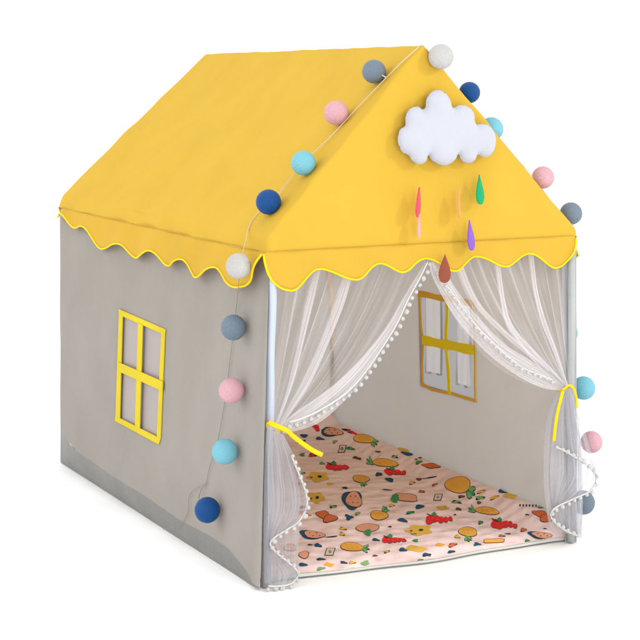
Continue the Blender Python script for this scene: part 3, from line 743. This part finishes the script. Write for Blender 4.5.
# ------------------------------------------------------------------ ball string lights
RAD = .0355
def onS(px, py, off): return at(px, py, slopeP[0] + SN * off, SN)
lights = empty('string_lights', onL(200, 487, .01), 'string of white, pink, grey, sky-blue and navy cotton balls draped over the roof edge', 'string lights')
def ballmesh():
    bm = bmesh.new(); bmesh.ops.create_uvsphere(bm, u_segments=40, v_segments=24, radius=1)
    for v in bm.verts: v.co *= 1 + .006 * noise.noise(v.co * 2.5) + .004 * noise.noise(v.co * 9)
    return bm
def ball(c, col, r=RAD):
    bm = ballmesh(); bmesh.ops.scale(bm, vec=(r, r, r), verts=bm.verts[:])
    o = link('light_ball', bm, BM[col], None); o.location = c; o.rotation_euler = (random.random() * 6, random.random() * 6, random.random() * 6)
    o.parent = lights; o.matrix_parent_inverse = lights.matrix_world.inverted(); o['label'] = col + ' cotton ball'
    return o
bl = [((374, 71.5), 'slate grey', 12.0, 'S'), ((336.5, 113), 'pale pink', 12.4, 'S'), ((303.5, 163), 'sky blue', 12.4, 'S'), ((268.5, 202), 'navy blue', 12.7, 'S'),
      ((238.5, 266), 'white', 12.8, 'L'), ((233.5, 327.5), 'slate grey', 12.8, 'L'), ((231.5, 390.5), 'pale pink', 12.8, 'L'), ((224.8, 451.5), 'sky blue', 12.8, 'L'), ((207.3, 510), 'navy blue', 12.8, 'L')]
for (x, y), c, r, s in bl:
    p = onS(x, y, .034) if s == 'S' else onL(x, y, .075 if y < 280 else .042)
    dep = (p - CP).dot(FW); ball(p, c, r * dep / F)
for (x, y), c, r, yy in [((441, 56.5), 'white', 12.8, -.032), ((469.5, 92.5), 'navy blue', 10.8, .05), ((491.5, 129), 'sky blue', 12, .055), ((543, 177.5), 'pale pink', 11.3, .05), ((571, 213.5), 'slate grey', 11.3, .05),
                  ((567.5, 333), 'sky blue', 10.5, .17), ((583.5, 388), 'sky blue', 11.8, .06), ((591.5, 442), 'pale pink', 11, .06), ((583, 502.5), 'slate grey', 12, .06)]:
    p = aty(x, y, yy); ball(p, c, r * (p - CP).dot(FW) / F)
bm = bmesh.new()
cs = [onS(x, y, .009) for x, y in [(417.5, 48), (404, 60), (387, 77), (360, 105), (330, 137), (304, 162), (286, 184), (272, 203), (258, 213), (249.5, 226)]]
cs += [onL(x, y, o_) for x, y, o_ in [(246, 240, .035), (243, 252, .04), (240, 266, .05), (238.5, 285, .04), (236.5, 305, .01), (234, 327, .008), (230, 360, .006), (226, 392, .006), (223, 412, .006), (218.5, 437, .008), (214, 452, .007), (209, 470, .006), (206.5, 483, .006)]]
tube(bm, catmull(cs, 300)[:170], .0012, 6)
wc = bmesh.new(); tube(wc, catmull(cs, 300)[169:], .0011, 6)
tube(wc, catmull([onL(206.5, 483, .006), onL(201, 490, .009), onL(199, 500, .012), onL(204, 508, .03)], 30), .0013, 6)
tube(wc, catmull([onL(206.5, 483, .006), onL(195, 489, .006), onL(189, 497, .006), onL(188.5, 510, .007), onL(183, 522, .004), onL(176, 526, .008), onL(170, 528, .012), onL(163, 529.5, .010)], 60), .0009, 6)
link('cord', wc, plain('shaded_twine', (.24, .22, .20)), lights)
# over the ridge and down the far slope
tube(bm, catmull([onS(417.5, 48, .009), aty(422, 44.5, .012), aty(427, 49, -.012), aty(441, 56, -.025), aty(440, 66, -.015), aty(441, 70, .03), aty(452, 86, .06), aty(465, 98, .055), aty(488, 124, .05), aty(514, 155, .05), aty(536, 181, .05), aty(563, 217, .05)], 120), .0012, 6)
tube(bm, catmull([aty(563, 217, .05), aty(574, 234, .06), aty(571, 262, .07), aty(568, 300, .08), aty(567, 333, .14), aty(568, 360, .10), aty(578, 388, .06), aty(571, 415, .08), aty(580, 442, .06), aty(571, 470, .08), aty(575, 502, .06)], 120), .0012, 6)
tube(bm, [onS(386, 77.5, .009), onS(381, 74.5, .02), onS(376, 72, .03)], .002, 6)
link('cord', bm, CORD, lights)

# ------------------------------------------------------------------ floor and light
bm = bmesh.new(); v = [bm.verts.new(p) for p in ((-60, -40, -.002), (80, -40, -.002), (80, 120, -.002), (-60, 120, -.002))]; bm.faces.new(v)
fm = plain('white_studio_floor', (.95, .95, .95), .9, .0)
fl = link('floor', bm, fm, None, False); fl['kind'] = 'structure'

w = bpy.data.worlds.new('World'); S.world = w; w.use_nodes = True
w.node_tree.nodes['Background'].inputs[0].default_value = (1, 1, 1, 1); w.node_tree.nodes['Background'].inputs[1].default_value = 1.48
def area(name, loc, tgt, size, power, col=(1, 1, 1)):
    l = bpy.data.lights.new(name, 'AREA'); l.size = size; l.energy = power; l.color = col; l.shape = 'DISK'
    o = bpy.data.objects.new(name, l); COL.objects.link(o); o.location = loc
    o.rotation_euler = (V(tgt) - V(loc)).to_track_quat('-Z', 'Y').to_euler(); return o
area('key_softbox', (3.8, -4.6, 3.9), (.5, .3, .9), .8, 100, (1, .98, .95))
area('added_front_fill', (-.6, -6.5, 1.3), (.6, .5, .5), 2.5, 95)  # added lamp, out of view, to brighten the tent interior
area('added_left_fill', (-6.8, 2.6, 4.4), (-.7, .9, .1), 4.0, 125)  # added lamp, out of view, to whiten the floor left of the tent

S.render.engine = 'CYCLES'
S.cycles.transparent_max_bounces = 40; S.cycles.max_bounces = 10; S.cycles.diffuse_bounces = 5
S.view_settings.view_transform = 'Standard'; S.view_settings.look = 'None'; S.view_settings.exposure = 0; S.view_settings.gamma = 1
